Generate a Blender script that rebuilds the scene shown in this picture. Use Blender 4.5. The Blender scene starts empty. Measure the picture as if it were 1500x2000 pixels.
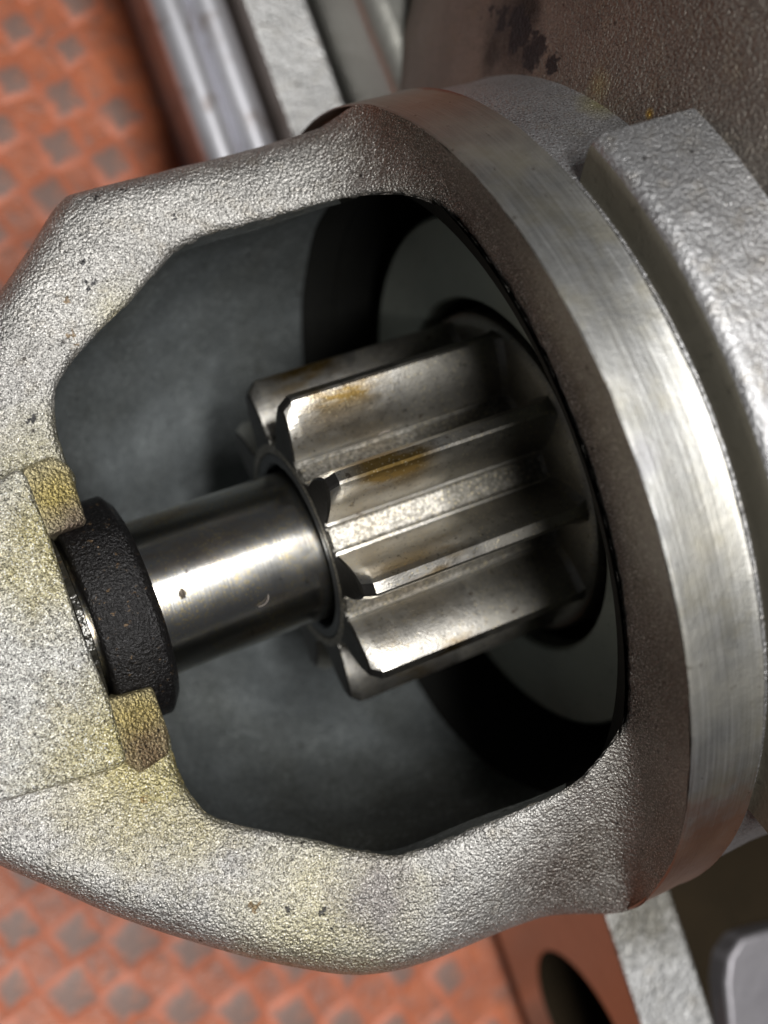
import bpy, bmesh, math, random
from mathutils import Vector, Matrix, noise
from mathutils.bvhtree import BVHTree
random.seed(7)
D = bpy.data
scene = bpy.context.scene
COL = scene.collection

# ------------------------------------------------------------------ camera
F_PX = 2443.6
th, roll = 0.3467, 0.3402
c, s = math.cos(th), math.sin(th); cr, sr = math.cos(roll), math.sin(roll)
R0 = Vector((c, 0, s)); U0 = Vector((0, 1, 0)); FW = Vector((s, 0, -c))
RT = cr * R0 - sr * U0
UP = sr * R0 + cr * U0
CAM = -(-0.7102 * RT + -0.2798 * UP + 10.2162 * FW)
cd = D.cameras.new('camera'); cam = D.objects.new('camera', cd); COL.objects.link(cam)
m = Matrix((RT, UP, -FW)).transposed().to_4x4(); m.translation = CAM
cam.matrix_world = m
cd.sensor_fit = 'VERTICAL'; cd.sensor_height = 24.0; cd.lens = 24.0 * F_PX / 2000.0
cd.clip_start = 0.1; cd.clip_end = 300
cd.dof.use_dof = True; cd.dof.focus_distance = 8.7
cd.dof.aperture_fstop = cd.lens * 1e-3 / 0.20
scene.camera = cam

# ------------------------------------------------------------------ light
w = D.worlds.new('World'); scene.world = w; w.use_nodes = True
w.node_tree.nodes['Background'].inputs['Color'].default_value = (0.92, 0.95, 1.0, 1)
w.node_tree.nodes['Background'].inputs['Strength'].default_value = 0.055

def area(name, loc, target, sx, sy, power, col):
    ld = D.lights.new(name, 'AREA'); ld.shape = 'RECTANGLE'; ld.size = sx; ld.size_y = sy
    ld.energy = power; ld.color = col
    o = D.objects.new(name, ld); COL.objects.link(o); o.location = loc
    d = (Vector(target) - Vector(loc)).normalized()
    o.rotation_euler = d.to_track_quat('-Z', 'Y').to_euler()
    return o
area('workshop_tube_lamp', (-0.7, -1.6, 26), (0.2, 0, 0), 2.0, 16, 10600, (1.0, 0.985, 0.955))

scene.view_settings.view_transform = 'Standard'
scene.view_settings.look = 'None'
scene.view_settings.exposure = 0
scene.view_settings.gamma = 1

# ------------------------------------------------------------------ pixel helpers (photo 1500x2000 -> point at a real height)
def ray(px, py):
    return FW + RT * ((px - 750) / F_PX) - UP * ((py - 1000) / F_PX)
def onz(px, py, z):
    d = ray(px, py); return CAM + d * ((z - CAM.z) / d.z)
def onr(px, py, r, cy=0, cz=0):
    d = ray(px, py); a = d.y ** 2 + d.z ** 2; oy, oz = CAM.y - cy, CAM.z - cz
    b = 2 * (oy * d.y + oz * d.z); q = oy * oy + oz * oz - r * r
    return CAM + d * ((-b - math.sqrt(max(0, b * b - 4 * a * q))) / 2 / a)
def onx(px, py, x):
    d = ray(px, py); return CAM + d * ((x - CAM.x) / d.x)

def hit(bm, px, py):
    """where the line of sight through a photo pixel meets a bmesh"""
    h = BVHTree.FromBMesh(bm).ray_cast(CAM, ray(px, py).normalized())[0]
    return tuple(h) if h is not None else (99, 99, 99)

# ------------------------------------------------------------------ materials
class NT:
    def __init__(self, name):
        self.m = D.materials.new(name); self.m.use_nodes = True
        self.t = self.m.node_tree; self.b = self.t.nodes['Principled BSDF']
        self.co = self.n('ShaderNodeTexCoord').outputs['Object']
    def n(self, typ, **kw):
        n = self.t.nodes.new(typ)
        for k, v in kw.items(): setattr(n, k, v)
        return n
    def l(self, a, b): self.t.links.new(a, b)
    def mapc(self, scale=(1, 1, 1), loc=(0, 0, 0), rot=(0, 0, 0)):
        n = self.n('ShaderNodeMapping'); self.l(self.co, n.inputs['Vector'])
        n.inputs['Scale'].default_value = scale; n.inputs['Location'].default_value = loc
        n.inputs['Rotation'].default_value = rot
        return n.outputs[0]
    def noise(self, scale, detail=3, rough=.55, vec=None, dist=0):
        n = self.n('ShaderNodeTexNoise'); self.l(vec or self.co, n.inputs['Vector'])
        n.inputs['Scale'].default_value = scale; n.inputs['Detail'].default_value = detail
        n.inputs['Roughness'].default_value = rough; n.inputs['Distortion'].default_value = dist
        return n.outputs['Fac']
    def voro(self, scale, vec=None, feature='F1'):
        n = self.n('ShaderNodeTexVoronoi', feature=feature); self.l(vec or self.co, n.inputs['Vector'])
        n.inputs['Scale'].default_value = scale
        return n.outputs['Distance']
    def ramp(self, fac, *stops):
        n = self.n('ShaderNodeValToRGB'); self.l(fac, n.inputs[0])
        e = n.color_ramp.elements
        while len(e) < len(stops): e.new(0.5)
        for i, (p, v) in enumerate(stops):
            e[i].position = p
            e[i].color = (v, v, v, 1) if isinstance(v, (int, float)) else tuple(v) + (1,)
        return n.outputs[0]
    def mix(self, fac, a, b, mode='MIX'):
        n = self.n('ShaderNodeMix', data_type='RGBA', blend_type=mode)
        if isinstance(fac, (int, float)): n.inputs[0].default_value = fac
        else: self.l(fac, n.inputs[0])
        for i, v in ((6, a), (7, b)):
            if isinstance(v, tuple): n.inputs[i].default_value = v + (1,)
            else: self.l(v, n.inputs[i])
        return n.outputs[2]
    def math(self, op, a, b=0.0, cl=False):
        n = self.n('ShaderNodeMath', operation=op, use_clamp=cl)
        for i, v in ((0, a), (1, b)):
            if isinstance(v, (int, float)): n.inputs[i].default_value = v
            else: self.l(v, n.inputs[i])
        return n.outputs[0]
    def blob(self, p, r, soft=.5, nz=2.5, amt=.5, scl=(1, 1, 1)):
        """1 near point p, 0 beyond r, with a ragged edge"""
        v = self.n('ShaderNodeVectorMath', operation='SUBTRACT'); self.l(self.co, v.inputs[0]); v.inputs[1].default_value = p
        k = self.n('ShaderNodeVectorMath', operation='MULTIPLY'); self.l(v.outputs[0], k.inputs[0]); k.inputs[1].default_value = scl
        g = self.n('ShaderNodeVectorMath', operation='LENGTH'); self.l(k.outputs[0], g.inputs[0])
        d = self.math('ADD', g.outputs['Value'], self.math('MULTIPLY', self.math('SUBTRACT', self.noise(nz, 4, .65), .5), amt * 2 * r))
        n = self.n('ShaderNodeMapRange'); self.l(d, n.inputs[0])
        n.inputs[1].default_value = r; n.inputs[2].default_value = r * (1 - soft); n.inputs[3].default_value = 0; n.inputs[4].default_value = 1
        return n.outputs[0]
    def flecks(self, pts):
        """ragged small marks at the given (point, radius) places: 1 inside"""
        dv = self.n('ShaderNodeTexNoise'); self.l(self.co, dv.inputs['Vector']); dv.inputs['Scale'].default_value = 22; dv.inputs['Detail'].default_value = 3
        a = self.n('ShaderNodeVectorMath', operation='SUBTRACT'); self.l(dv.outputs['Color'], a.inputs[0]); a.inputs[1].default_value = (.5, .5, .5)
        b = self.n('ShaderNodeVectorMath', operation='MULTIPLY_ADD'); self.l(a.outputs[0], b.inputs[0]); b.inputs[1].default_value = (.16, .16, .16); self.l(self.co, b.inputs[2])
        out = None
        for p, r in pts:
            d = self.n('ShaderNodeVectorMath', operation='DISTANCE'); self.l(b.outputs[0], d.inputs[0]); d.inputs[1].default_value = tuple(p)
            v = self.math('DIVIDE', d.outputs['Value'], r)
            out = v if out is None else self.math('MINIMUM', out, v)
        return self.ramp(self.math('MULTIPLY', out, .5), (.42, 1.), (.55, 0.))
    def bump(self, *hs):
        prev = None
        for h, dist, st in hs:
            n = self.n('ShaderNodeBump'); self.l(h, n.inputs['Height'])
            n.inputs['Distance'].default_value = dist; n.inputs['Strength'].default_value = st
            if prev: self.l(prev, n.inputs['Normal'])
            prev = n.outputs[0]
        self.l(prev, self.b.inputs['Normal'])
    def set(self, **kw):
        for k, v in kw.items():
            i = self.b.inputs[k]
            if isinstance(v, (int, float)): i.default_value = v
            elif isinstance(v, tuple): i.default_value = v + (1,)
            else: self.l(v, i)
        return self.m

def mat_cast(name, base=(.60, .59, .575), yellow=(), dark=(), grain=36, strength=.9, rough=.46, metallic=.9, var=.35, shoulder=False, glint=1., marks=(), brown=()):
    M = NT(name)
    g1 = M.noise(grain, 3, .6); g2 = M.noise(grain * 1.9, 2, .6, M.mapc((1, 1, 1), (5, 2, 9)))
    vc = M.voro(grain * .9)
    big = M.noise(1.6, 4, .6)
    col = M.mix(M.ramp(big, (.35, 0.), (.7, 1.)), base, tuple(v * (1 - var) for v in base))
    col = M.mix(M.ramp(M.noise(5.5, 5, .7), (.52, 0.), (.75, .45)), col, (.33, .28, .2))
    for p, r, cc in yellow:
        col = M.mix(M.math('MULTIPLY', M.blob(p, r, .8, 3.0, .5), .8), col, cc)
    for p, r, cc in dark:
        col = M.mix(M.math('MULTIPLY', M.blob(p, r, .7, 4.0, .6), .85), col, cc)
    if shoulder:      # brown shade painted on the left-facing shoulder before the pilot ring
        sep = M.n('ShaderNodeSeparateXYZ'); M.l(M.co, sep.inputs[0])
        xx = M.math('ADD', sep.outputs[0], M.math('MULTIPLY', M.math('SUBTRACT', M.noise(2.5, 4, .6), .5), .7))
        col = M.mix(M.ramp(M.math('MULTIPLY', xx, .5), (.30, 0.), (.54, .62)), col, (.15, .13, .105))
    # grit of the sand-cast skin: sparkle painted on as pale crests, dark pits
    col = M.mix(M.ramp(g2, (.30, .85), (.50, 0.)), col, (.07, .066, .06))
    col = M.mix(M.ramp(g2, (.56, 0.), (.66, .75 * glint)), col, tuple(min(.92, v * 1.55) for v in base))
    spk = M.ramp(M.voro(3.4), (.035, 1.), (.07, 0.))
    spk2 = M.ramp(M.noise(13, 3, .6), (.68, 0.), (.73, .8))
    col = M.mix(M.math('MULTIPLY', M.math('MAXIMUM', spk, spk2), .85), col, (.035, .03, .028))
    if marks: col = M.mix(M.math('MULTIPLY', M.flecks(marks), .9), col, (.03, .03, .035))
    if brown: col = M.mix(M.math('MULTIPLY', M.flecks(brown), .75), col, (.16, .095, .03))
    M.bump((M.math('SUBTRACT', 1.0, vc), .022, strength * .8), (g1, .022, strength), (g2, .010, strength), (M.noise(6, 3, .5), .03, .5))
    return M.set(**{'Base Color': col, 'Metallic': metallic, 'Roughness': M.math('ADD', M.math('MULTIPLY', g2, .3), rough - .15)})

YEL = (.42, .36, .13); OLI = (.30, .27, .12); BRN = (.16, .10, .06)
MARKS = [(onz(162, 513, .88), .035), (onz(168, 530, .88), .03), (onz(176, 556, .88), .035), (onz(240, 378, .9), .03), (onz(247, 392, .9), .025), (onz(190, 392, .88), .035),
         (onz(340, 423, 1.0), .022), (onz(575, 376, 1.15), .02), (onz(245, 460, .92), .02), (onz(625, 1775, .97), .035), (onz(640, 1795, .97), .035), (onz(648, 1812, .97), .03),
         (onz(563, 1777, .95), .03), (onz(916, 1718, 1.2), .03), (onz(1136, 1578, 1.75), .03), (onz(530, 1612, .95), .04), (onz(150, 720, .82), .02), (onz(60, 820, .75), .03)]
BROWN = [(onz(142, 655, .86), .035), (onz(150, 680, .85), .035), (onz(155, 698, .84), .03), (onz(128, 590, .86), .025), (onz(497, 1771, .93), .045), (onz(718, 1826, .95), .045), (onz(1010, 1690, 1.2), .05), (onz(290, 1560, .8), .05)]
M_HOUS = mat_cast('cast_aluminium_nose', marks=MARKS, brown=BROWN, shoulder=True, grain=46, strength=.6, base=(.54, .527, .505),
    yellow=[((-1.75, -1.1, .8), .95, YEL), ((-1.75, .95, .8), .7, OLI), ((-1.0, -2.6, .9), .9, (.46, .42, .26)), ((-.9, 2.0, .9), .3, (.45, .42, .30))],
    dark=[((-.62, -2.55, 1.), .42, (.24, .22, .22)), ((1.15, 2.6, 2.3), .7, (.22, .2, .17)), ((.75, -2.9, 1.3), .55, (.17, .14, .12))])
M_BOSS = mat_cast('cast_aluminium_boss', grain=42, strength=.75, base=(.62, .61, .575),
    yellow=[((-1.9, .55, .9), .75, YEL), ((-1.95, -.95, .9), .8, YEL)])
M_LEDGE = mat_cast('stained_cast_ledge', base=(.52, .47, .32), grain=40, strength=.8, rough=.5, glint=.5, yellow=[((-1.75, .9, .8), .3, (.46, .36, .10)), ((-1.72, -.8, .8), .42, (.44, .34, .10))],
    dark=[((-1.75, -1.05, .7), .35, BRN), ((-1.7, .62, .7), .3, (.14, .09, .08))])
M_PAD = mat_cast('cast_aluminium_flange', base=(.43, .43, .44), grain=44, strength=.35, glint=.4, rough=.44, var=.2,
    yellow=[(tuple(onr(1268, 230, 3.45, -.2, .1)), .10, (.7, .45, .04)), (tuple(onr(1180, 190, 3.42, -.2, .1)), .25, (.40, .36, .16))])
M_EAR = mat_cast('cast_aluminium_ear', base=(.62, .62, .62), grain=26, strength=.6, glint=.6, rough=.5, var=.3,
    dark=[((2.35, -4.3, -.8), .8, (.14, .13, .10))])

def mat_cavity():
    M = NT('smooth_cast_cavity')
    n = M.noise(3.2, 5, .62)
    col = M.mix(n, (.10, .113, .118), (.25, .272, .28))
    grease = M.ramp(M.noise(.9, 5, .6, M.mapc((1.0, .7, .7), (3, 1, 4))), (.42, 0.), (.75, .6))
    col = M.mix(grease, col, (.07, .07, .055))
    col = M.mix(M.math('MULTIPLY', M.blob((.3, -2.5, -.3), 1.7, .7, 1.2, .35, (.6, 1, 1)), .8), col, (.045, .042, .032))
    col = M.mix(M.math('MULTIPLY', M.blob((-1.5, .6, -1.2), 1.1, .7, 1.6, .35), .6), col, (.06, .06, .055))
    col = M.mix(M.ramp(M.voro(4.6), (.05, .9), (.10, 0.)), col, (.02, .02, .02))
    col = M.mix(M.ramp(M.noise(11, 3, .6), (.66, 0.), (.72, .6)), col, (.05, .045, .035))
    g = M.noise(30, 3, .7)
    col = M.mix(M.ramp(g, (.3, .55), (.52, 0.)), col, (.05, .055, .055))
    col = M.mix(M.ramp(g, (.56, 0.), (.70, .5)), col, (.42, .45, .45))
    M.bump((g, .012, .6), (M.noise(5, 3, .5), .03, .5))
    return M.set(**{'Base Color': col, 'Metallic': .55, 'Roughness': .52})
M_CAV = mat_cavity()

def mat_ring():
    M = NT('machined_aluminium_ring')
    st = M.noise(1.0, 3, .6, M.mapc((95, 1.2, 1.2)))
    st2 = M.noise(1.0, 2, .5, M.mapc((30, .6, .6), (4, 2, 1)))
    scr = M.ramp(st, (.44, 0.), (.66, 1.))
    big = M.noise(1.3, 4, .6)
    col = M.mix(scr, (.31, .31, .30), (.49, .49, .485))
    fine = M.noise(1.0, 3, .7, M.mapc((190, 1.5, 1.5), (3, 3, 3)))
    col = M.mix(M.ramp(fine, (.56, 0.), (.66, .7)), col, (.72, .72, .72))
    col = M.mix(M.ramp(fine, (.32, .6), (.42, 0.)), col, (.18, .175, .165))
    col = M.mix(M.ramp(big, (.42, 0.), (.68, .75)), col, (.48, .46, .40))
    oli = M.ramp(M.noise(2.0, 4, .65, M.mapc((1, 1, 1), (7, 3, 2))), (.5, 0.), (.7, .6))
    col = M.mix(oli, col, (.36, .33, .24))
    # brown and red floor reflections painted at both ends of the visible arc
    col = M.mix(M.math('MULTIPLY', M.blob((1.5, 2.7, 1.9), 1.3, .8, 2, .3), .75), col, (.33, .29, .24))
    col = M.mix(M.math('MULTIPLY', M.blob((1.5, -3.0, 1.8), 1.25, .5, 3.5, .6), .85), col, (.34, .20, .135))
    col = M.mix(M.math('MULTIPLY', M.blob((1.735, 2.75, 1.8), .75, .4, 3, .4, (9, 1, 1)), .9), col, (.30, .10, .06))
    col = M.mix(M.math('MULTIPLY', M.blob((1.17, -.18, 3.5), .16, .5, 7, .5), .6), col, (.30, .30, .32))
    col = M.mix(M.ramp(M.noise(16, 3, .6), (.66, 0.), (.72, .7)), col, (.14, .12, .10))
    col = M.mix(M.ramp(M.voro(6), (.03, .9), (.05, 0.)), col, (.10, .09, .08))
    M.bump((st, .004, .5), (st2, .006, .4), (M.noise(45, 2, .5), .004, .5), (M.noise(4, 2, .5), .02, .35))
    return M.set(**{'Base Color': col, 'Metallic': 1.0, 'Roughness': M.math('ADD', M.math('MULTIPLY', big, .2), .38)})
M_RING = mat_ring()

def mat_face(name, a, b, rough=.4, metallic=1.):
    M = NT(name)
    col = M.mix(M.noise(2.5, 4, .6), a, b)
    col = M.mix(M.ramp(M.noise(14, 3, .6), (.62, 0.), (.72, .6)), col, tuple(v * .35 for v in a))
    M.bump((M.noise(38, 2, .5), .006, .5), (M.noise(5, 3, .5), .02, .4))
    return M.set(**{'Base Color': col, 'Metallic': metallic, 'Roughness': rough})
M_FFACE = mat_face('machined_flange_face', (.14, .13, .10), (.10, .09, .07), .6, .5)
M_EFACE = mat_face('machined_ear_face', (.42, .36, .32), (.34, .29, .25), .34)
M_PLATE = mat_face('pale_bearing_plate', (.50, .53, .47), (.38, .40, .35), .5, .4)
M_BORE = mat_face('shade_black_bore', (.012, .012, .011), (.007, .007, .006), .8, .0)  # shade inside the bore and recess, painted as near-black colour
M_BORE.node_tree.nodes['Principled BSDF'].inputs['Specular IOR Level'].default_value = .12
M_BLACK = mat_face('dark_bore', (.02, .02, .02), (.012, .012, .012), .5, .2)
M_PLATE2 = mat_face('grey_end_plate', (.42, .42, .38), (.30, .29, .27), .38, .8)
M_GAP = mat_face('dark_gap_shade', (.022, .015, .008), (.012, .009, .005), .9, 0.)  # near-black colour standing in for shade in the gap and ear hole
M_GAP.node_tree.nodes['Principled BSDF'].inputs['Specular IOR Level'].default_value = .1
M_LUG = mat_face('grey_lug', (.30, .29, .31), (.23, .22, .24), .5, .6)

def mat_gear():
    M = NT('hardened_pinion_steel')
    sep = M.n('ShaderNodeSeparateXYZ'); M.l(M.co, sep.inputs[0]); X = sep.outputs[0]
    n1 = M.noise(4, 4, .6)
    col = M.mix(n1, (.36, .345, .31), (.29, .275, .245))
    Xn = M.math('ADD', X, M.math('MULTIPLY', M.math('SUBTRACT', M.noise(7, 3, .6), .5), .10))
    worn = M.ramp(M.math('MULTIPLY', Xn, .5), (.485, 1.), (.515, 0.))      # polished contact zone at the free end
    col = M.mix(worn, col, M.mix(n1, (.56, .54, .50), (.47, .45, .41)))
    r2 = M.math('ADD', M.math('POWER', sep.outputs[1], 2.0), M.math('POWER', sep.outputs[2], 2.0))
    tipz = M.ramp(M.math('MULTIPLY', r2, .5), (.66, .25), (.84, 1.))
    xz = M.ramp(M.math('MULTIPLY', Xn, .5), (.04, 0.), (.16, 1.), (.36, 1.), (.47, 0.))
    amb = M.ramp(M.noise(3.2, 4, .6, M.mapc((.45, 1.3, 1.3), (2, 5, 1))), (.42, 0.), (.56, 1.))
    amb = M.math('MULTIPLY', M.math('MULTIPLY', amb, xz), tipz)
    col = M.mix(M.math('MULTIPLY', amb, .92), col, (.27, .165, .03))
    root_ = M.ramp(M.math('MULTIPLY', r2, .5), (.425, 1.), (.44, 0.))       # unground valley floors
    grit = M.noise(36, 3, .7)
    col = M.mix(M.math('MULTIPLY', root_, M.ramp(grit, (.42, .75), (.62, .15))), col, (.08, .074, .06))
    col = M.mix(M.ramp(M.noise(30, 3, .65), (.60, 0.), (.68, .75)), col, (.11, .10, .085))
    col = M.mix(M.ramp(M.noise(9, 3, .6), (.66, 0.), (.72, .7)), col, (.09, .06, .04))
    col = M.mix(M.ramp(M.voro(30), (.17, .7), (.25, 0.)), col, (.62, .54, .36))
    rg = M.math('ADD', M.math('MULTIPLY', worn, -.10), M.math('ADD', M.math('MULTIPLY', M.noise(12, 3, .6), .14), M.math('ADD', .35, M.math('MULTIPLY', root_, .24))))
    M.bump((M.noise(60, 2, .5), .003, .5), (M.noise(1, 2, .5, M.mapc((2, 40, 40))), .002, .4), (M.noise(7, 2, .5), .006, .2))
    return M.set(**{'Base Color': col, 'Metallic': 1., 'Roughness': rg})
M_GEAR = mat_gear()
M_END = mat_face('shaded_steel_end', (.055, .052, .05), (.03, .028, .026), .42, .8)  # shade on the left-facing ends, painted as dark steel

def mat_shaft():
    M = NT('ground_steel_shaft')
    st = M.noise(1, 2, .5, M.mapc((70, 1.5, 1.5)))
    n1 = M.noise(3, 4, .6)
    col = M.mix(n1, (.50, .50, .49), (.38, .37, .35))
    amb = M.ramp(M.noise(2.1, 3, .6, M.mapc((.6, 1.6, 1.6), (1, 8, 3))), (.52, 0.), (.7, .6))
    col = M.mix(amb, col, (.40, .29, .19))
    sep = M.n('ShaderNodeSeparateXYZ'); M.l(M.co, sep.inputs[0])
    dots = M.math('MULTIPLY', M.ramp(M.voro(30), (.22, .9), (.30, 0.)), M.ramp(M.noise(3, 3, .6, M.mapc((1, 1, 1), (3, 3, 3))), (.40, 0.), (.55, 1.)))
    col = M.mix(dots, col, (.70, .60, .38))
    dust = M.ramp(M.noise(34, 3, .75), (.535, 0.), (.60, .9))
    col = M.mix(M.math('MULTIPLY', dust, M.ramp(M.noise(3, 3, .6), (.4, 0.), (.6, 1.))), col, (.62, .52, .30))
    col = M.mix(M.ramp(M.noise(13, 3, .6), (.67, 0.), (.72, .8)), col, (.07, .05, .04))
    P = onr(357, 1160, .629)
    col = M.mix(M.blob(tuple(P), .05, .3, 14, .9, (1.3, .8, 1)), col, (.03, .025, .02))
    M.bump((st, .0012, .5), (M.noise(5, 2, .5), .006, .2))
    return M.set(**{'Base Color': col, 'Metallic': 1., 'Roughness': M.math('ADD', M.math('MULTIPLY', n1, .18), .13)})
M_SHAFT = mat_shaft()

def mat_black(name, col, rough, gr, st, coat=0):
    M = NT(name)
    g = M.noise(gr, 3, .6)
    cc = M.mix(M.ramp(g, (.35, 0.), (.65, 1.)), tuple(v * .5 for v in col), col)
    cc = M.mix(M.ramp(M.noise(22, 3, .7), (.64, 0.), (.7, .7)), cc, (.16, .10, .05))
    cc = M.mix(M.ramp(M.noise(gr * .8, 3, .75), (.60, 0.), (.68, .5)), cc, (.10, .10, .105))  # glints painted into the colour as pale specks
    M.bump((g, .02, st), (M.noise(5, 2, .5), .03, .3))
    return M.set(**{'Base Color': cc, 'Metallic': .35, 'Roughness': rough, 'Coat Weight': coat})
M_COLLAR = mat_black('black_oxide_collar', (.010, .009, .0095), .36, 46, 1., 0)
M_GREASE = mat_black('greasy_black_steel', (.03, .028, .022), .22, 9, 1.)
M_BUSH = mat_face('dull_bushing', (.13, .14, .15), (.09, .095, .10), .45, .7)

def mat_floor():
    M = NT('red_oxide_bench_paint')
    n1 = M.noise(1.1, 5, .65); n2 = M.noise(4.5, 5, .7)
    col = M.mix(M.ramp(n1, (.35, 0.), (.65, 1.)), (.44, .125, .050), (.29, .083, .038))
    col = M.mix(M.ramp(n2, (.48, 0.), (.66, .8)), col, (.19, .10, .075))
    col = M.mix(M.ramp(n2, (.25, .6), (.42, 0.)), col, (.56, .19, .085))
    M.bump((M.noise(9, 4, .6), .04, .6))
    return M.set(**{'Base Color': col, 'Roughness': .42})
M_FLOOR = mat_floor()
def mat_stud():
    M = NT('worn_steel_stud')
    n = M.noise(3.5, 4, .65)
    n = M.noise(5, 4, .65)
    col = M.mix(n, (.23, .13, .10), (.13, .095, .085))
    col = M.mix(M.ramp(M.noise(6, 4, .6), (.5, 0.), (.72, .7)), col, (.36, .14, .08))
    ab = M.n('ShaderNodeVectorMath', operation='ABSOLUTE'); M.l(M.co, ab.inputs[0])
    g = M.n('ShaderNodeVectorMath', operation='DOT_PRODUCT'); M.l(ab.outputs[0], g.inputs[0]); g.inputs[1].default_value = (1, 1, 0)
    oi = M.n('ShaderNodeObjectInfo')
    wn = M.n('ShaderNodeTexNoise', noise_dimensions='4D'); M.l(M.co, wn.inputs['Vector']); M.l(M.math('MULTIPLY', oi.outputs['Random'], 40.0), wn.inputs['W'])
    wn.inputs['Scale'].default_value = 7; wn.inputs['Detail'].default_value = 4
    dd = M.math('ADD', g.outputs['Value'], M.math('MULTIPLY', M.math('SUBTRACT', wn.outputs['Fac'], .5), .34))
    col = M.mix(M.ramp(dd, (.18, 0.), (.32, 1.)), col, (.44, .125, .058))
    M.bump((M.noise(12, 3, .6), .03, .4))
    return M.set(**{'Base Color': col, 'Metallic': .1, 'Roughness': .5})
M_STUD = mat_stud()
def mat_bar():
    M = NT('brushed_steel_bar')
    n = M.noise(1.0, 3, .6, M.mapc((8, .8, 3)))
    col = M.mix(n, (.50, .50, .54), (.66, .66, .70))
    col = M.mix(M.ramp(M.noise(3, 3, .6), (.55, 0.), (.7, .5)), col, (.22, .15, .11))
    M.bump((n, .02, .4))
    return M.set(**{'Base Color': col, 'Metallic': .8, 'Roughness': .45})
M_BAR = mat_bar()
def mat_plain(name, col, rough=.6):
    M = NT(name); return M.set(**{'Base Color': col, 'Roughness': rough})
M_FIB = mat_plain('pale_fibre', (.35, .3, .27))

# ------------------------------------------------------------------ object helpers
def link(name, bm, mat, parent=None, smooth=True, angle=35, loc=None):
    me = D.meshes.new(name)
    bmesh.ops.recalc_face_normals(bm, faces=bm.faces)
    if smooth:
        for f in bm.faces: f.smooth = True
        la = math.radians(angle)
        for e in bm.edges:
            if len(e.link_faces) == 2 and e.calc_face_angle(0) > la: e.smooth = False
    bm.to_mesh(me); bm.free()
    me.materials.append(mat)
    o = D.objects.new(name, me); COL.objects.link(o)
    if parent:
        o.parent = parent
        # meshes are modelled in world space: cancel the offset of the Empty at the base
        p = parent; off = Vector((0, 0, 0))
        if parent.type == 'EMPTY': o.location = -parent.location
    return o

def grid(bm, rows, closed_u=False, closed_v=False):
    """rows: list of lists of Vectors"""
    V = [[bm.verts.new(p) for p in r] for r in rows]
    nr, nc = len(V), len(V[0])
    for i in range(nr if closed_v else nr - 1):
        for j in range(nc if closed_u else nc - 1):
            a, b = V[i][j], V[i][(j + 1) % nc]; cc, d = V[(i + 1) % nr][(j + 1) % nc], V[(i + 1) % nr][j]
            try: bm.faces.new((a, b, cc, d))
            except ValueError: pass
    return V

def revolve(profile, center=(0, 0), n=192, a0=0, a1=2 * math.pi, closed=True):
    bm = bmesh.new(); rows = []
    for x, r in profile:
        k = n if closed else n + 1
        rows.append([Vector((x, center[0] + r * math.cos(a0 + (a1 - a0) * j / n), center[1] + r * math.sin(a0 + (a1 - a0) * j / n))) for j in range(k)])
    grid(bm, rows, closed_u=closed)
    return bm

def bevel(o, wd, seg=3, ang=30):
    m = o.modifiers.new('bevel', 'BEVEL'); m.width = wd; m.segments = seg; m.limit_method = 'ANGLE'; m.angle_limit = math.radians(ang)
    return o

def prism(poly, z0, z1, axis='z'):
    """extruded polygon; axis z: poly in xy; axis x: poly in yz"""
    bm = bmesh.new()
    f = (lambda p, h: Vector((p[0], p[1], h))) if axis == 'z' else ((lambda p, h: Vector((h, p[0], p[1]))) if axis == 'x' else (lambda p, h: Vector((p[0], h, p[1]))))
    a = [bm.verts.new(f(p, z0)) for p in poly]; b = [bm.verts.new(f(p, z1)) for p in poly]
    bm.faces.new(a); bm.faces.new(b); n = len(poly)
    for i in range(n): bm.faces.new((a[i], a[(i + 1) % n], b[(i + 1) % n], b[i]))
    return bm

# ------------------------------------------------------------------ the bench
FZ = -4.5
bm = bmesh.new(); N = 8
grid(bm, [[Vector((-60 + 120 * i / N, -60 + 120 * j / N, FZ)) for i in range(N + 1)] for j in range(N + 1)])
bench = link('bench_plate', bm, M_FLOOR, smooth=False)
bench['kind'] = 'structure'; bench['label'] = 'red oxide painted bench plate with raised worn diamond studs'
bm = bmesh.new()
rr = []
for r, z in ((.36, 0.0), (.31, .010), (.2, .018), (0.06, .02)):
    rr.append([Vector((r * math.cos(k * math.pi / 4) * (1 if k % 2 == 0 else .72), r * math.sin(k * math.pi / 4) * (1 if k % 2 == 0 else .72), z)) for k in range(8)])
V = grid(bm, rr, closed_u=True); bm.faces.new(V[-1])
stud = link('stud', bm, M_STUD, bench)
studmesh = stud.data
A = Vector((.54, -.32, 0)); B = Vector((-.27, -.56, 0)); O = Vector((-3.07, -2.88, FZ))
first = True
def inview(p):
    v = p - CAM; d = v.dot(FW); x = 750 + F_PX * v.dot(RT) / d; y = 1000 - F_PX * v.dot(UP) / d
    return -120 < x < 1620 and -120 < y < 2120, x, y
for i in range(-14, 30):
    for j in range(-24, 14):
        p = O + A * i + B * j
        p.x += random.uniform(-.03, .03); p.y += random.uniform(-.03, .03)
        ok, x, y = inview(p)
        if not ok: continue
        # studs wholly under the machine are never seen
        if not ((x < 760 and y < 620) or y > 1640 or x < 60): continue
        if p.x > 1.15 and p.y > 3.2: continue
        if p.x > 1.7: continue
        o = stud if first else stud.copy()
        if not first: COL.objects.link(o)
        first = False
        o.location = p; o.rotation_euler = (0, 0, math.radians(60 + random.uniform(-8, 8)))
        k = random.uniform(.82, 1.12); o.scale = (k, k * random.uniform(.9, 1.1), random.uniform(.7, 1.1))

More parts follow.
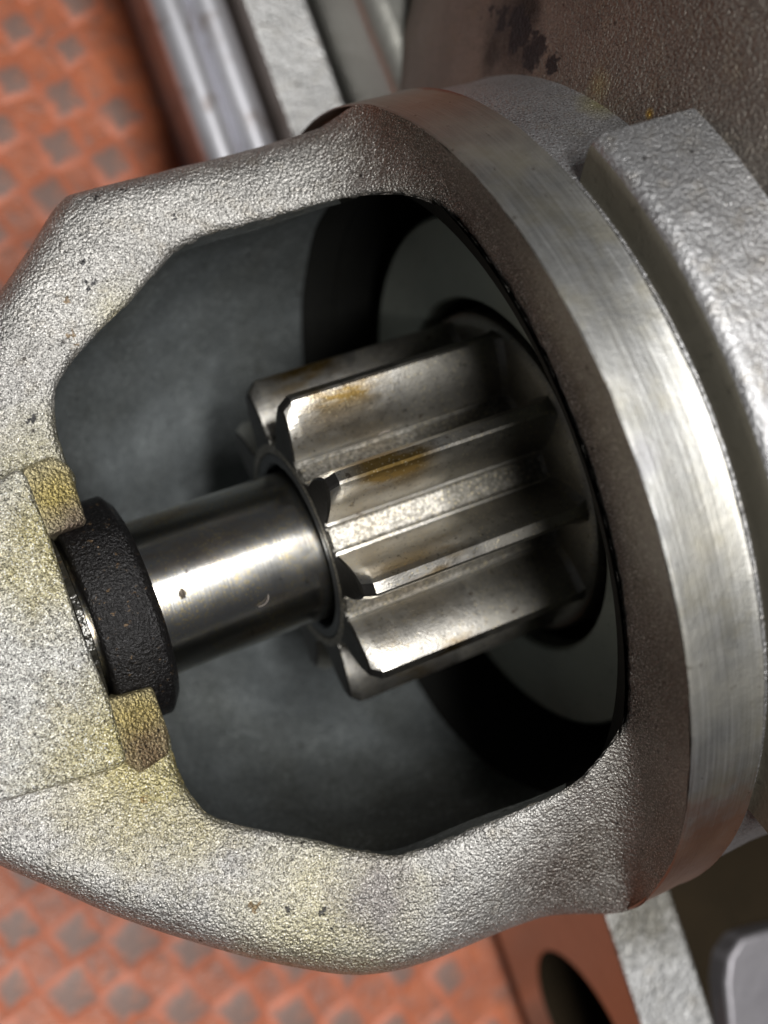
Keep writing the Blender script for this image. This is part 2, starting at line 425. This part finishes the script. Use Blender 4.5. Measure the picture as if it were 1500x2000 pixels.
# ------------------------------------------------------------------ steel bar against the upper ear
def bar_profile():
    pts = []
    x0, x1, zt = 1.04, 1.83, -2.05
    pts += [(1.5, FZ), (1.5, zt - .30), (x0 + .04, zt - .26), (x0, zt - .2)]
    n = 28
    for k in range(n + 1):
        t = k / n
        x = x0 + (x1 - x0) * t
        z = zt - .16 + .16 * (abs(math.sin(math.pi * (t * 2))) ** .6) * (1 if t < .5 else .95)
        if .46 < t < .54: z -= .02
        pts.append((x, z))
    pts += [(x1, FZ)]
    return pts
bm = prism(bar_profile(), 3.55, 12, axis='y')
bar = link('steel_bar', bm, M_BAR, angle=50)
bar['label'] = 'grey steel bar with two rounded ribs on the bench beside the upper ear'; bar['category'] = 'steel bar'

# ------------------------------------------------------------------ the starter motor
root = D.objects.new('starter_motor', None); COL.objects.link(root); root.location = (1.5, 0, FZ)
root['label'] = 'worn cast aluminium starter motor nose with exposed steel pinion on red bench'; root['category'] = 'starter motor'

RC = (-.197, .10); RR = 3.416; RX0 = 1.118; RX1 = 1.725
def ringp(deg, x=RX0, r=RR): a = math.radians(deg); return Vector((x, RC[0] + r * math.cos(a), RC[1] + r * math.sin(a)))
def winc(deg, x=1.2, r=2.8): a = math.radians(deg); return Vector((x, r * math.cos(a), r * math.sin(a)))
Z = onz
# stations round the window, clockwise in the photograph: (window edge, outer edge, kind)
ST = [
 (winc(90), ringp(88)), (winc(74), ringp(71)), (winc(60), ringp(56)), (winc(50), ringp(44)),
 (Z(800, 385, 1.9), ringp(34)), (Z(720, 382, 1.62), ringp(25)),
 (Z(650, 390, 1.4), Z(620, 240, 1.25)), (Z(500, 430, 1.15), Z(470, 280, 1.08)), (Z(385, 463, 1.0), Z(300, 322, .95)),
 (Z(335, 497, .95), Z(165, 356, .88)), (Z(250, 590, .9), Z(118, 378, .86)), (Z(180, 660, .84), Z(60, 465, .83)),
 (Z(130, 720, .8), Z(0, 553, .8)), (Z(108, 770, .76), Z(-80, 650, .75)), (Z(112, 840, .73), Z(-170, 730, .7)),
 (Z(130, 900, .7), Z(-260, 810, .65)), (Z(148, 950, .66), Z(-360, 920, .6)),
 (Z(95, 1050, .45), Z(-430, 1060, .5)), (Z(140, 1200, .45), Z(-440, 1250, .5)), (Z(205, 1370, .45), Z(-400, 1420, .5)),
 (Z(318, 1420, .62), Z(-260, 1560, .6)), (Z(338, 1468, .66), Z(-120, 1640, .7)),
 (Z(352, 1510, .7), Z(0, 1700, .75)), (Z(380, 1560, .75), Z(120, 1752, .78)),
 (Z(432, 1602, .82), Z(250, 1808, .8)), (Z(600, 1640, .95), Z(430, 1866, .84)), (Z(715, 1664, 1.05), Z(570, 1900, .88)),
 (Z(800, 1668, 1.15), Z(715, 1918, .92)), (Z(950, 1610, 1.38), Z(850, 1890, .96)), (Z(1085, 1553, 1.65), Z(1060, 1803, 1.02)),
 (Z(1150, 1500, 1.85), ringp(161)), (winc(132), ringp(150)), (winc(120), ringp(133)), (winc(106), ringp(110)),
]
NS = len(ST); SUB = 10
def cr_(p0, p1, p2, p3, t):
    return .5 * ((2 * p1) + (-p0 + p2) * t + (2 * p0 - 5 * p1 + 4 * p2 - p3) * t * t + (-p0 + 3 * p1 - 3 * p2 + p3) * t ** 3)
def loopify(k):
    out = []
    for i in range(NS):
        P = [ST[(i + d) % NS][k] for d in (-1, 0, 1, 2)]
        for q in range(SUB): out.append(cr_(*P, q / SUB))
    return out
W = loopify(0); OUT = loopify(1); NL = len(W)
# blend factor: 1 where the outer edge runs along the pilot ring, 0 on the free rim
onring = []
flags = [1 if (i <= 5 or i >= NS - 4) else (.35 if i in (6, NS - 5) else 0) for i in range(NS)]
for i in range(NS):
    for q in range(SUB):
        t = q / SUB; t = t * t * (3 - 2 * t); onring.append(flags[i] * (1 - t) + flags[(i + 1) % NS] * t)
def jag(p, k=.5, a=.012):
    return noise.noise(p * 9) * a + noise.noise(p * 27) * a * k
rows = []
# inner lip rows (down inside), edge, rim, outer round-over, side wall
cen = [Vector((p.x, 0, 0)) for p in W]
def radial(p): return Vector((0, p.y, p.z)).normalized()
ZD = Vector((0, 0, -1))
T = [0, .02, .05, .1, .2, .3, .4, .5, .6, .7, .8, .88, .94, .98, 1.0]
for step in (('in', .30), ('in', .16), ('in', .07), ('in', .02)):
    r = []
    for k in range(NL):
        p = W[k]; d = step[1]; f = onring[k]
        # free rim: straight down; ring side: into the bore (+x)
        q = p + (1 - f) * ZD * d * 1.2 + f * Vector((d * .9, 0, 0)) + (Vector((0, p.y, p.z)).normalized()) * (0.02 * (d > .1))
        r.append(q)
    rows.append(r)
for t in T:
    r = []
    for k in range(NL):
        a, b = W[k], OUT[k]; f = onring[k]
        q = a.lerp(b, t)
        L = (b - a).length
        # free rim: flat with round-over at both edges
        rad = .24
        dist = (1 - t) * L
        drop = 0
        if dist < rad: drop = rad - math.sqrt(max(0, rad * rad - (rad - dist) ** 2))
        din = t * L; drop2 = 0
        if din < .07: drop2 = .07 - math.sqrt(max(0, .07 ** 2 - (.07 - din) ** 2))
        crown = .05 * math.sin(math.pi * t)
        zf = crown - drop - drop2 * .8
        # ring side: concave shoulder
        conc = -.045 * math.sin(math.pi * t)
        q = q + Vector((0, 0, zf * (1 - f))) + Vector((-(conc) * f + f * drop2 * .9, 0, 0))
        j = jag(q)
        q += Vector((0, 0, j * (1 - f))) + Vector((j * f, 0, 0)) + (radial(q) * (noise.noise(q * 14) * .018 + noise.noise(q * 34) * .012) if t < .06 else Vector((0, 0, 0)))
        r.append(q)
    rows.append(r)
C0 = Vector((-.6, -.1, 0))
for dz, inw in ((.25, .0), (.6, .0), (1.2, .0), (2.0, .0), (2.9, .02)):
    r = []
    for k in range(NL):
        b = OUT[k]; f = onring[k]
        d = Vector((C0.x - b.x, C0.y - b.y, 0)) * inw
        q = b + Vector((0, 0, -dz + (-.24 + 0) * (1 - f))) + d
        if f > .0:
            # behind the shoulder the wall tucks under the pilot ring
            q = q.lerp(b + Vector((.08, 0, 0)) - radial(b) * .12, f)
        r.append(q)
    rows.append(r)
bm = bmesh.new(); grid(bm, rows, closed_u=True)
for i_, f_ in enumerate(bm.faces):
    if i_ < 3 * NL: f_.material_index = 2 if onring[i_ % NL] > .4 else 1          # inner wall of the window: cavity colour, ring side painted shade-black
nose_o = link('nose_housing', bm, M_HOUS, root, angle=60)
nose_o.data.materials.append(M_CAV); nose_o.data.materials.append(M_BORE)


# ---- cavity: swept across between the two window edges
def edge_tab(pts): return sorted([(p.x, p.y, p.z) for p in pts])
upper = [W[k] for k in range(NL) if 4 * SUB <= k <= 13 * SUB]
lower = [W[k] for k in range(NL) if 21 * SUB + 4 <= k <= 31 * SUB]
def lut(tab, x):
    if x <= tab[0][0]: return tab[0]
    for a, b in zip(tab, tab[1:]):
        if x <= b[0]:
            t = (x - a[0]) / max(1e-6, b[0] - a[0]); return tuple(a[i] + (b[i] - a[i]) * t for i in range(3))
    return tab[-1]
TU, TL = edge_tab(upper), edge_tab(lower)
def rc(x):
    P = [(-1.95, .7), (-1.8, 1.05), (-1.65, 1.42), (-1.5, 1.68), (-1.3, 1.95), (-1.0, 2.15), (-.6, 2.33), (-.1, 2.5), (.5, 2.58), (1.0, 2.61), (1.95, 2.63)]
    for a, b in zip(P, P[1:]):
        if x <= b[0]: return a[1] + (b[1] - a[1]) * max(0, (x - a[0]) / (b[0] - a[0]))
    return P[-1][1]
rows = []
xs = [-1.95 + i * .05 for i in range(65)]
for x in xs:
    if x > 1.26: break
    u = lut(TU, x); l = lut(TL, x)
    if x < -1.5: u = (x, u[1] * rc(x) / 1.68, min(u[2], .5)); l = (x, l[1] * rc(x) / 1.68, min(l[2], .4))
    fu = math.atan2(u[2], u[1]) - .03; fl = math.atan2(l[2], l[1]) + .03
    if fl > 0: fl -= 2 * math.pi
    ru = math.hypot(u[1], u[2]) + .015; rl = math.hypot(l[1], l[2]) + .015
    r = []
    n = 110
    for k in range(n + 1):
        t = k / n; a = fu + (fl - fu) * t
        wu = max(0, 1 - t / .18); wl = max(0, 1 - (1 - t) / .18)
        wu = wu * wu * (3 - 2 * wu); wl = wl * wl * (3 - 2 * wl)
        rad = rc(x) * (1 - wu - wl) + ru * wu + rl * wl
        # a shallow cast rib and an uneven floor
        p = Vector((x, rad * math.cos(a), rad * math.sin(a)))
        rad += noise.noise(p * 1.6) * .05 + .05 * math.exp(-((a + 1.2) / .09) ** 2) * (1 if x < .6 else 0)
        r.append(Vector((x, rad * math.cos(a), rad * math.sin(a))))
    rows.append(r)
bm = bmesh.new(); grid(bm, rows)
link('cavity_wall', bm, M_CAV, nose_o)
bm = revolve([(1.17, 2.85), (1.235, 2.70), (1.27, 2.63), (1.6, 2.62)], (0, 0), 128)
link('bore_wall', bm, M_BORE, nose_o)  # cavity shadow painted in: black begins at the shadow edge
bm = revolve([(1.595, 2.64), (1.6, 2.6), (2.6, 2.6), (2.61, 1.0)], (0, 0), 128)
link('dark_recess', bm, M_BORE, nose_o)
# end cap behind the boss
bm = prism([(y * 1.0, z) for y, z in [(1.0 * math.cos(a), 1.0 * math.sin(a)) for a in [math.pi + k * math.pi / 16 for k in range(17)]]], -2.15, -1.93, 'x')
link('nose_end_wall', bm, M_CAV, nose_o)

# ---- pilot ring
bm = revolve([(1.45, 3.0), (1.22, 3.36), (RX0 + .012, RR - .012), (RX0 + .03, RR), (RX0 + .3, RR + .004), (RX1 - .075, RR), (RX1 - .045, RR + .012), (RX1 - .015, RR - .02), (RX1, RR - .06), (RX1 + .01, 3.15), (RX1 + .02, 2.95)], RC, 360)
for v in bm.verts:
    k = noise.noise(v.co * 3.1) * .006 + noise.noise(v.co * 17) * .004
    v.co.x += k * (1 if v.co.x < RX0 + .05 or v.co.x > RX1 - .1 else .2)
link('pilot_ring', bm, M_RING, nose_o, angle=28)

# ---- bearing boss at the left with its two ledges
poly = [(-6.2, 1.02), (-2.25, 1.07), (-1.97, 1.16), (-1.925, 1.10), (-1.915, .62), (-1.93, .0), (-1.90, -.55), (-1.925, -1.0), (-1.99, -1.03), (-2.8, -.95), (-6.2, -.75)]
bm = prism(poly, .25, .97)
boss = bevel(link('bearing_boss', bm, M_BOSS, nose_o, angle=30), .05, 3)
def ledge(poly, zl, zr):
    bm = bmesh.new()
    f = lambda p: zl + (zr - zl) * (p[0] + 1.93) / .32
    a = [bm.verts.new((p[0], p[1], f(p))) for p in poly]; b = [bm.verts.new((p[0], p[1], .1)) for p in poly]
    bm.faces.new(a); bm.faces.new(b)
    for i in range(len(poly)): bm.faces.new((a[i], a[(i + 1) % len(poly)], b[(i + 1) % len(poly)], b[i]))
    return bevel(link('slot_ledge', bm, M_LEDGE, nose_o, angle=30), .03, 3)
ledge([(-1.93, 1.16), (-1.70, 1.20), (-1.60, 1.10), (-1.615, .66), (-1.93, .655)], .86, .74)
ledge([(-1.92, -.56), (-1.56, -.60), (-1.56, -.95), (-1.61, -1.10), (-1.86, -1.14), (-1.93, -1.02)], .86, .72)

# ---- bearing plate inside
bm = revolve([(2.6, 1.574), (1.93, 1.574), (1.903, 1.60), (1.903, 2.25), (1.93, 2.28), (2.2, 2.28)], (-.02, .02), 192)
link('bearing_plate', bm, M_PLATE, root, angle=30)
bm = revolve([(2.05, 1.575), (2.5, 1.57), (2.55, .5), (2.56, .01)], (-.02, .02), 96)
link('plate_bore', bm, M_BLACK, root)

# ---- drive shaft
PH = .0439
bm = revolve([(-2.35, .01), (-2.35, .6), (-2.3, .629), (.35, .629), (2.4, .62)], (0, 0), 128)
shaft = link('drive_shaft', bm, M_SHAFT, root, angle=30)
bm = revolve([(-1.815, .62), (-1.82, .84), (-1.805, .872), (-1.78, .885), (-1.415, .885), (-1.395, .878), (-1.335, .80), (-1.33, .78), (-1.325, .62)], (0, 0), 128)
for v in bm.verts:
    v.co += Vector((0, v.co.y, v.co.z)).normalized() * (noise.noise(v.co * 5) * .012)
link('stop_collar', bm, M_COLLAR, shaft, angle=50)
bm = revolve([(-1.925, .6), (-1.925, .77), (-1.905, .80), (-1.86, .80), (-1.85, .77), (-1.85, .6)], (0, 0), 96)
link('retaining_ring', bm, M_GREASE, shaft, angle=50)

# ---- pinion
def endface(o):
    o.data.materials.append(M_END)
    for p_ in o.data.polygons:
        if p_.normal.x < -.55 and p_.center.x < .1: p_.material_index = 1  # faces turned from the lamp get the painted shade
prof = [(.905, .214), (.914, .196), (.938, .190), (.944, .170), (1.0, .166), (1.06, .161), (1.12, .153), (1.18, .140), (1.24, .121), (1.30, .096), (1.345, .071), (1.375, .052)]
TT = 1.93
def tooth_bm(ang, seed):
    rng = random.Random(seed); bm = bmesh.new()
    def section(x, shrink, tip):
        pts = []
        R = [(r, h) for r, h in prof]
        for r, h in R:
            rr_ = .88 + (r - .88) * tip; pts.append((rr_, max(.012, h - shrink)))
        out = []
        for rr_, h in pts: out.append((rr_, h))
        out.append((pts[-1][0] + .012, pts[-1][1] * .6))
        for rr_, h in reversed(pts): out.append((rr_, -h))
        # foot under the root circle
        out = [(.84, .212)] + out + [(.84, -.212)]
        res = []
        for r, h in out:
            a = ang + math.asin(max(-1, min(1, h / r)))
            res.append(Vector((x, r * math.cos(a), r * math.sin(a))))
        return res
    secs = [section(.0, .012, .80), section(.014, .002, .86), section(.085, 0, .985), section(.11, 0, 1.0)]
    for k in range(1, 12): secs.append(section(.11 + (TT - .19) * k / 11, 0, 1.0))
    secs.append(section(TT - .03, -.02, 1.0)); secs.append(section(TT + .01, -.05, 1.0))
    for S in secs:
        for p in S:
            if p.x < .12: p.x += noise.noise(p * 6 + Vector((seed, 0, 0))) * .006
            else: pass
            p += Vector((0, noise.noise(p * 8 + Vector((seed, 3, 0))), noise.noise(p * 8 + Vector((seed, 0, 5))))) * .002
    V = grid(bm, secs, closed_u=True)
    bm.faces.new(V[0])
    return bm
hubp = [(.06, .70), (.05, .73)]
bm = revolve([(.04, .795), (.0, .80), (-.004, .86), (.02, .90), (.05, .908), (TT - .06, .908), (TT, .95)], (0, 0), 160)
pin = link('pinion_gear', bm, M_GEAR, root, angle=30); endface(pin)
for k in range(10):
    bm = tooth_bm(PH + math.radians(36) * k, k + 1)
    endface(link('tooth', bm, M_GEAR, pin, angle=17))
bm = revolve([(1.90, .9), (1.915, 1.32), (1.93, 1.40), (1.955, 1.43), (2.0, 1.435), (2.3, 1.435)], (0, 0), 160)
link('pinion_collar', bm, M_GEAR, pin, angle=30)
bm = revolve([(.6, .70), (.02, .70), (.0, .715), (-.002, .78), (.02, .80), (.2, .80)], (0, 0), 96)
link('bushing', bm, M_BUSH, pin, angle=30)

# ---- mounting flange behind the ring
PADX = 1.765
def annulus_sector(x0, x1, r0, r1, a0, a1, n=90, rnd=.12):
    prof = [(x0, r0)] + [(x0 + rnd - rnd * math.cos(q * math.pi / 12), r1 - rnd + rnd * math.sin(q * math.pi / 12)) for q in range(7)] + [((x0 + x1) / 2, r1 + .015), (x1 - .2, r1 + .02), (x1, r1 + .05), (x1, r0)]
    bm = bmesh.new(); rows = []
    for x, r in prof:
        rows.append([Vector((x, RC[0] + r * math.cos(a0 + (a1 - a0) * j / n), RC[1] + r * math.sin(a0 + (a1 - a0) * j / n))) for j in range(n + 1)])
    V = grid(bm, rows)
    bm.faces.new([r[0] for r in V]); bm.faces.new([r[-1] for r in V])
    return bm
flange = link('mounting_flange', revolve([(RX1 + .01, 2.95), (RX1 + .02, 3.36), (1.95, 3.375), (2.3, 3.37), (2.7, 3.40)], RC, 256), M_PAD, root, angle=30)
bm = annulus_sector(PADX, 2.75, 3.0, 3.71, math.radians(57.5), math.radians(139))
pad = link('flange_pad', bm, M_PAD, flange, angle=30)
pad.data.materials.append(M_FFACE)
for p_ in pad.data.polygons:
    if p_.normal.x < -.9 and p_.center.x < PADX + .02: p_.material_index = 1

def ear(poly, x0, x1, hole=None):
    bm = bmesh.new()
    vs = [bm.verts.new((x0, y, z)) for y, z in poly]
    es = [bm.edges.new((vs[i], vs[(i + 1) % len(vs)])) for i in range(len(vs))]
    if hole:
        hy, hz, hr = hole
        hv = [bm.verts.new((x0, hy + hr * math.cos(2 * math.pi * k / 48), hz + hr * math.sin(2 * math.pi * k / 48))) for k in range(48)]
        es += [bm.edges.new((hv[i], hv[(i + 1) % 48])) for i in range(48)]
    bmesh.ops.triangle_fill(bm, use_beauty=True, edges=es)
    g = bmesh.ops.extrude_face_region(bm, geom=bm.faces[:])
    bmesh.ops.translate(bm, vec=(x1 - x0, 0, 0), verts=[v for v in g['geom'] if isinstance(v, bmesh.types.BMVert)])
    o = link('flange_ear', bm, M_EAR, flange, angle=30)
    o.data.materials.append(M_EFACE); o.data.materials.append(M_GAP)
    for p_ in o.data.polygons:
        if p_.normal.x < -.9 and p_.center.x < x0 + .02: p_.material_index = 1
        elif hole and math.hypot(p_.center.y - hole[0], p_.center.z - hole[1]) < hole[2] + .01: p_.material_index = 2  # hole wall painted dark for its shade
    return bevel(o, .03, 2)
ear([(-2.6, -.8), (-9, -1.1), (-9, -4.1), (-2.6, -4.1)], 1.86, 2.58, hole=(-5.86, -2.43, .91))
ear([(2.6, -1.75), (10, -1.95), (10, -4.1), (2.6, -4.1)], 1.88, 2.52)

# ---- motor body
prof = [(2.38, 3.2), (2.44, 3.42), (2.50, 3.58), (2.57, 3.78), (2.68, 4.1), (2.84, 4.5), (3.1, 4.9), (3.6, 5.3), (4.4, 5.6), (8, 5.7), (12, 5.7)]
bm = revolve(prof, RC, 256)
for v in bm.verts:
    dy, dz = v.co.y - RC[0], v.co.z - RC[1]; r = math.hypot(dy, dz); a = math.degrees(math.atan2(dz, dy)) % 360
    t = min(1, max(0, (a - 118) / 25)) if a < 270 else 0; t = t * t * (3 - 2 * t)
    r2 = 3.3 + (r - 3.3) * (1 - .95 * t); r2 += noise.noise(v.co * .7) * .08 * (v.co.x > 2.6)
    v.co.y = RC[0] + dy / r * r2; v.co.z = max(RC[1] + dz / r * r2, FZ + .03)
M_BODY = mat_cast('cast_body', base=(.29, .262, .23), grain=40, strength=.5, rough=.5, var=.3, glint=.4,
    marks=[(hit(bm, 985 + 8 * k_ + 22 * math.sin(k_ * 2.3), 25 + 11 * k_), .06 + .05 * abs(math.sin(k_ * 1.7))) for k_ in range(10)] + [(hit(bm, 960 + 12 * k_, 20 + 7 * k_), .04) for k_ in range(8)],
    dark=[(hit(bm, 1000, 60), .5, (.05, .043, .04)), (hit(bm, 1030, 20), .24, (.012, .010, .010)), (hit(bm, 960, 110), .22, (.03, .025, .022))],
    yellow=[(hit(bm, 1268, 222), .05, (.7, .45, .04)), (hit(bm, 1170, 165), .14, (.38, .34, .2))])
link('motor_body', bm, M_BODY, root, angle=40)

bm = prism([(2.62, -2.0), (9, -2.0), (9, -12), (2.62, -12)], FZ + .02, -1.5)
bevel(link('gap_block', bm, M_GAP, root, angle=30), .08, 3)  # added dark block standing in for the shaded gap behind the ear

bm = prism([(2.6, -.55), (10, -1.2), (10, -4.42), (2.6, -4.42)], 2.6, 3.2, 'x')
bevel(link('end_plate', bm, M_PLATE2, root, angle=30), .22, 5)

# ---- small lug, lower right corner
pts = [Z(1424, 1870, -1.2), Z(1450, 1832, -1.2), Z(1500, 1818, -1.2), Z(1600, 1800, -1.2), Z(1650, 2150, -1.2), Z(1440, 2150, -1.2), Z(1425, 2000, -1.2), Z(1418, 1920, -1.2)]
bm = prism([(p.x, p.y) for p in pts], -3.0, -1.2)
bevel(link('mounting_lug', bm, M_LUG, root, angle=30), .05, 3)

# ---- lint and dust fibres caught on the oily parts
def fibre(p, length, curl, r=.0045, seed=0):
    rng = random.Random(seed); bm = bmesh.new(); rows = []
    p = Vector(p); nrm = (CAM - p).normalized(); a = rng.uniform(0, 6.28)
    t1 = nrm.orthogonal().normalized(); t2 = nrm.cross(t1)
    q = p + nrm * .012
    for i in range(13):
        d = t1 * math.cos(a) + t2 * math.sin(a)
        side = d.cross(nrm)
        rows.append([q + (side * math.cos(k * math.pi / 2) + nrm * math.sin(k * math.pi / 2)) * r for k in range(4)])
        q = q + d * length / 12; a += curl / 12 * rng.uniform(.2, 1.8)
    grid(bm, rows, closed_u=True)
    return bm
for i, (px, py, r, L, cu, par) in enumerate([(505, 1185, .63, .13, 1.6, shaft), (1045, 1010, 1.2, .10, 1.2, pin), (740, 850, 1.0, .10, -1., pin)]):
    link('lint_fibre', fibre(onr(px, py, r), L, cu, .0025, i), M_FIB, par)
